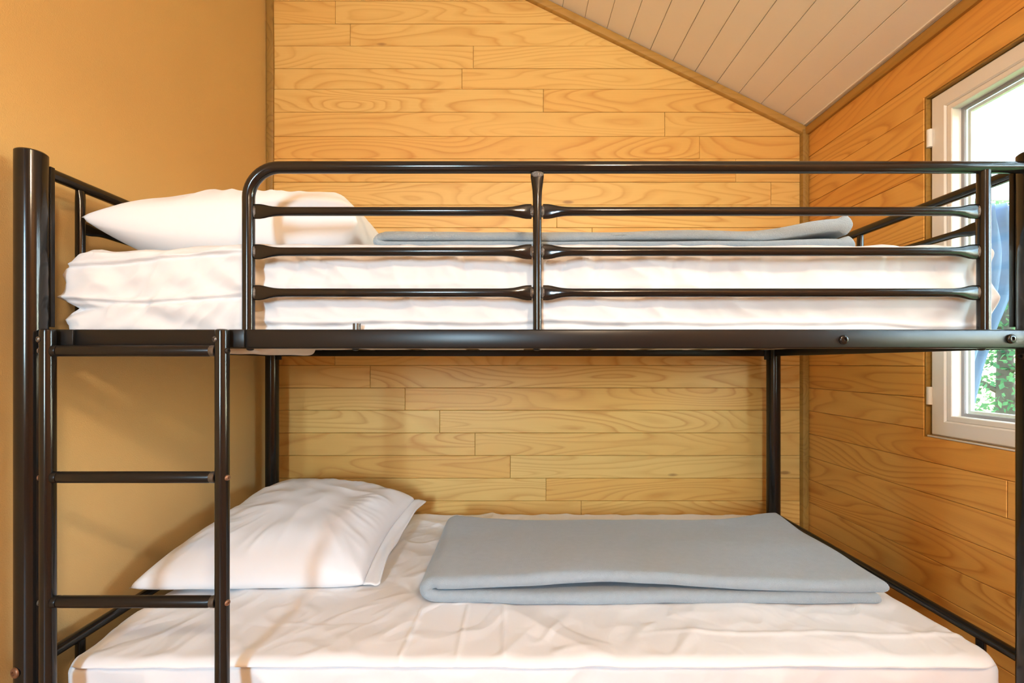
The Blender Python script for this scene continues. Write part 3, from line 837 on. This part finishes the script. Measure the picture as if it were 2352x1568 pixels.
# --- folded blankets: cross-section in X-Z is two thick layers joined by a rounded fold on the left
def blanket(name, xl, xr_top, xr_low, y0, y1, zbase, th, ztop, zlow, ywob, label, group, n_along=120, n_y=50, hemk=.0):
    R2 = th * 1.02
    r = th / 2
    cl = []                            # centre line: (x, kind, thickness factor)
    caps = [(r * (1 - math.sin(a)), max(.08, math.cos(a))) for a in [math.pi / 2 * (1 - q / 6) for q in range(7)]]
    for q in range(7): cl.append((xr_low - caps[q][0], 0, 'l', caps[q][1]))
    for i in range(1, n_along + 1): cl.append((xr_low - r + (xl + R2 - xr_low + r) * i / n_along, 0, 'l', 1))
    for i in range(1, 14):
        a = -math.pi / 2 - math.pi * i / 14; cl.append((xl + R2 + R2 * math.cos(a), math.sin(a), 'f', 1))
    for i in range(0, n_along): cl.append((xl + R2 + (xr_top - r - xl - R2) * i / n_along, 0, 'u', 1))
    for q in range(6, -1, -1): cl.append((xr_top - caps[q][0], 0, 'u', caps[q][1]))
    tot = len(cl); vs, fs = [], []
    ts = [(y0 + caps[q][0], caps[q][1]) for q in range(7)] + [(y0 + r + (y1 - y0 - 2 * r) * j / n_y, 1) for j in range(1, n_y)] + [(y1 - caps[q][0], caps[q][1]) for q in range(6, -1, -1)]
    n_y = len(ts) - 1
    for (yy, ky) in ts:
        pts = []; t = (yy - (y0 + y1) / 2) / ((y1 - y0) / 2)
        for i, (x, sn, kd, kx) in enumerate(cl):
            y = yy
            zl_ = zbase(x, y) + th / 2 + zlow(x, y); zu_ = zl_ + th * 1.0 + ztop(x, y)
            z = zl_ if kd == 'l' else zu_ if kd == 'u' else (zl_ + zu_) / 2 + sn * (zu_ - zl_) / 2
            pts.append(Vector((x, y + ywob(x, t, kd), z)))
        for side in (1, -1):
            for i in range(tot):
                a, b = pts[max(i - 1, 0)], pts[min(i + 1, tot - 1)]
                d = (b - a); nrm = Vector((-d.z, 0, d.x)).normalized() * -1
                hem = 1.0
                e = (xr_top - pts[i].x) if cl[i][2] == 'u' else (xr_low - pts[i].x) if cl[i][2] == 'l' else 1
                if 0 <= e < .06: hem = 1 + hemk * math.exp(-((e - .012) / .010) ** 2) - .12 * math.exp(-((e - .030) / .003) ** 2)
                q = pts[i] + nrm * side * r * min(cl[i][3], ky) * hem * (1 + hemk * 1.2 * smooth01((pts[i].x - xr_top + .28) / .26))
                q.z += .0022 * fbm((q.x * 6, q.y * 6, side + 3), 2)
                vs.append(q)
    row = 2 * tot
    for j in range(n_y):
        for side in range(2):
            for i in range(tot - 1):
                a = j * row + side * tot + i; b = a + row
                fs.append((a, a + 1, b + 1, b) if side == 0 else (a, b, b + 1, a + 1))
        for i in (0, tot - 1):
            a = j * row + i; fs.append((a, a + tot, a + tot + row, a + row))
    for j in (0, n_y):
        for i in range(tot - 1):
            a = j * row + i; fs.append((a, a + tot, a + tot + 1, a + 1))
    o = mesh(name, vs, fs, M['fleece'], None, True); recalc(o)
    o.data.polygons.foreach_set('use_smooth', [True] * len(o.data.polygons))
    tag(o, label, 'blanket', group); return o
def ztop_lo(x, y):
    t = (x + .215) / 1.155
    z = .000 + .016 * bump1(t, .38, .22) * smooth01((1.45 - y) / .3)
    z += .004 * noise.noise(Vector((x * 3, y * 4, 4))) + .004
    z += .012 * smooth01((y - 1.5) / .15) * bump1(t, 1.0, .12) + .010 * bump1(t, .02, .08) * smooth01((y - 1.45) / .2)
    z -= .010 * smooth01((y - 1.35) / .25) * (1 - bump1(t, 1, .1))
    z -= .006 * smooth01((x - .55) / .3) * smooth01((1.40 - y) / .2)
    return max(z, -.008)
bl = blanket('blanket', -.222, .945, .925, 1.168, 1.668, lambda x, y: lz(x, y) + .0085, .032, ztop_lo, lambda x, y: 0,
             lambda x, t, kd: .010 * noise.noise(Vector((x * 2.2, 3 if kd == 'u' else 8, 0))) + (.010 * (1 - ((x - .36) / .58) ** 2) if t > 0 else 0) * -1.6 * max(t, 0),
             'folded grey fleece blanket lying on the lower bunk', 'folded grey blankets')
def ztop_up(x, y):
    t = (x + .31) / 1.05
    z = .001 + .004 * bump1(t, .62, .15)
    z += .026 * smooth01((x - .50) / .24) ** 1.3
    return z
bu = blanket('blanket', P(866, 0, 1.045).x, P(1950, 0, 1.045).x, P(1957, 0, 1.045).x, 1.035, 1.60, lambda x, y: UM[5] + .006 + .003 * noise.noise(Vector((x * 3, 1, 1))),   .0190, ztop_up, lambda x, y: 0,
             lambda x, t, kd: .006 * noise.noise(Vector((x * 2.2, 3 if kd == 'u' else 8, 0))),
             'folded grey fleece blanket with a curled end on the upper bunk', 'folded grey blankets', hemk=.5)

# ------------------------------------------------------------------ ceiling lamp behind the photographer
lamp = thing('ceiling_lamp', LAMP_POS, 'round white ceiling lamp with a warm glowing globe', 'lamp')
m, nt, b = nodes('lamp_globe_glow'); b.inputs['Emission Color'].default_value = (1, .75, .51, 1); b.inputs['Emission Strength'].default_value = LAMP_L; b.inputs['Base Color'].default_value = (.8, .75, .7, 1)
lx_, ly_, lz_ = LAMP_POS
vs, fs = [], []
ns, nr = 24, 14
for i in range(1, nr):
    a = math.pi * i / nr
    for k in range(ns): vs.append((lx_ + .085 * math.sin(a) * math.cos(2 * math.pi * k / ns), ly_ + .085 * math.sin(a) * math.sin(2 * math.pi * k / ns), lz_ + .085 * math.cos(a)))
vs += [(lx_, ly_, lz_ + .085), (lx_, ly_, lz_ - .085)]
for i in range(nr - 2):
    for k in range(ns): fs.append((i * ns + k, i * ns + (k + 1) % ns, (i + 1) * ns + (k + 1) % ns, (i + 1) * ns + k))
for k in range(ns):
    fs.append((k, len(vs) - 2, (k + 1) % ns)); fs.append(((nr - 2) * ns + k, (nr - 2) * ns + (k + 1) % ns, len(vs) - 1))
o = mesh('globe', vs, fs, m, None, True); recalc(o); setp(o, lamp)
zc = zroof(lx_) - .002
tube('stem', [(lx_, ly_, lz_ + .083), (lx_, ly_, zc)], .012, M['pvc'], lamp, 12)
tube('ceiling_plate', [(lx_, ly_, zc - .05), (lx_, ly_, zc - .012), (lx_, ly_, zc)], [.045, .06, .06], M['pvc'], lamp, 20)

# ------------------------------------------------------------------ outside the window
g = mesh('ground', [(XR + .2, -4, -.35), (14, -4, -.35), (14, 14, -.35), (XR + .2, 14, -.35)], [(0, 1, 2, 3)], M['ground'])
tag(g, 'grass outside the window', 'ground', kind='structure')
# white canvas awning over the terrace, with seams
aw = thing('awning', (2.5, 1.6, 2.3), 'white canvas awning seen through the top of the window', 'awning')
vs, fs = [], []; n1, n2 = 30, 40
ax0, ax1, ay0, ay1 = 1.40, 4.3, -1.2, 3.40
for j in range(n2 + 1):
    for i in range(n1 + 1):
        x = ax0 + (ax1 - ax0) * i / n1; y = ay0 + (ay1 - ay0) * j / n2
        z = 2.36 - .02 * (x - ax0) + .03 * noise.noise(Vector((x * .8, y * .8, 2))) - .03 * math.cos(y * 2 * math.pi / 1.15) * .5
        vs.append((x, y, z))
for j in range(n2):
    for i in range(n1):
        a = j * (n1 + 1) + i; fs.append((a, a + 1, a + n1 + 2, a + n1 + 1))
o = mesh('canvas', vs, fs, M['canvas'], None, True); setp(o, aw)
md = o.modifiers.new('thickness', 'SOLIDIFY'); md.thickness = .003
for x in (1.46, 4.26):
    tube('awning_pole', [(x, 3.42, -.35), (x, 3.42, 2.30)], .022, M['pvc'], aw, 12)
tube('awning_pole', [(1.40, 3.42, 2.31), (4.3, 3.42, 2.31)], .018, M['pvc'], aw, 12)
# drape gathered to the left below the awning's far edge
vs, fs = [], []; n1, n2 = 70, 50
for j in range(n2 + 1):
    t = j / n2; z = 2.30 - t * 1.90
    xr_ = 3.82 if z > 1.95 else 3.82 - (1.95 - z) * .33
    for i in range(n1 + 1):
        s = i / n1; x = 2.75 + (xr_ - 2.75) * s
        f = 1 - .5 * t
        y = 3.47 + .035 * math.sin((s * 62 * (.8 + .2 * f)) + 1.5 * noise.noise(Vector((s * 4, t * 2, 0)))) + .05 * noise.noise(Vector((x * 2, z * 1.5, 5)))
        vs.append((x, y, z))
for j in range(n2):
    for i in range(n1):
        a = j * (n1 + 1) + i; fs.append((a, a + 1, a + n1 + 2, a + n1 + 1))
o = mesh('canvas_drape', vs, fs, M['drape'], None, True)
md = o.modifiers.new('thickness', 'SOLIDIFY'); md.thickness = .002
tag(o, 'blue grey canvas drape hanging outside the window', 'drape')
def tree(x, y, h, rad, label, seed, nleaf=5200):
    rnd = random.Random(seed)
    t = thing('tree', (x, y, -.35), label, 'tree', 'trees outside the window')
    pts = [(x + .1 * noise.noise(Vector((k, seed, 0))), y + .1 * noise.noise(Vector((k, seed, 4))), -.35 + h * .8 * k / 8) for k in range(9)]
    tube('trunk', pts, [.11 - .009 * k for k in range(9)], M['bark'], t, 10)
    for q in range(7):
        a = q * 2.4; z0 = h * (.15 + .07 * q); L = rad * .75
        tube('branch', [(x, y, z0), (x + L * .5 * math.cos(a), y + L * .5 * math.sin(a), z0 + .25), (x + L * math.cos(a), y + L * math.sin(a), z0 + .45)], [.035, .022, .008], M['bark'], t, 7)
    vs, fs = [], []
    cl = [(rnd.gauss(0, rad * .45), rnd.gauss(0, rad * .45), h * rnd.uniform(.08, 1.0), rnd.uniform(.18, .42)) for _ in range(70)]
    for _ in range(nleaf):
        c = rnd.choice(cl); p = Vector((x + c[0] + rnd.gauss(0, c[3]), y + c[1] + rnd.gauss(0, c[3]), c[2] - .2 + rnd.gauss(0, c[3] * .7)))
        d = Vector((rnd.gauss(0, 1), rnd.gauss(0, 1), rnd.gauss(-.3, .7))).normalized(); u = d.orthogonal().normalized()
        u.rotate(Matrix.Rotation(rnd.uniform(0, 6.28), 3, d)); s = rnd.uniform(.05, .10); k = len(vs); w = d.cross(u)
        vs += [p, p + d * s * .5 + u * s * .28 + w * s * .06, p + d * s, p + d * s * .5 - u * s * .28 + w * s * .06]; fs += [(k, k + 1, k + 2), (k, k + 2, k + 3)]
    o = mesh('foliage', vs, fs, M['leaf']); tag(o, kind='stuff'); setp(o, t)
tree(5.6, 5.3, 3.4, 1.0, 'leafy green tree nearest the window, beside the drape', 3)
tree(9.6, 8.2, 5.0, 1.4, 'leafy green tree outside, further right behind the drape', 11)
tree(6.0, 10.5, 5.8, 1.6, 'tall green tree furthest from the window', 23)
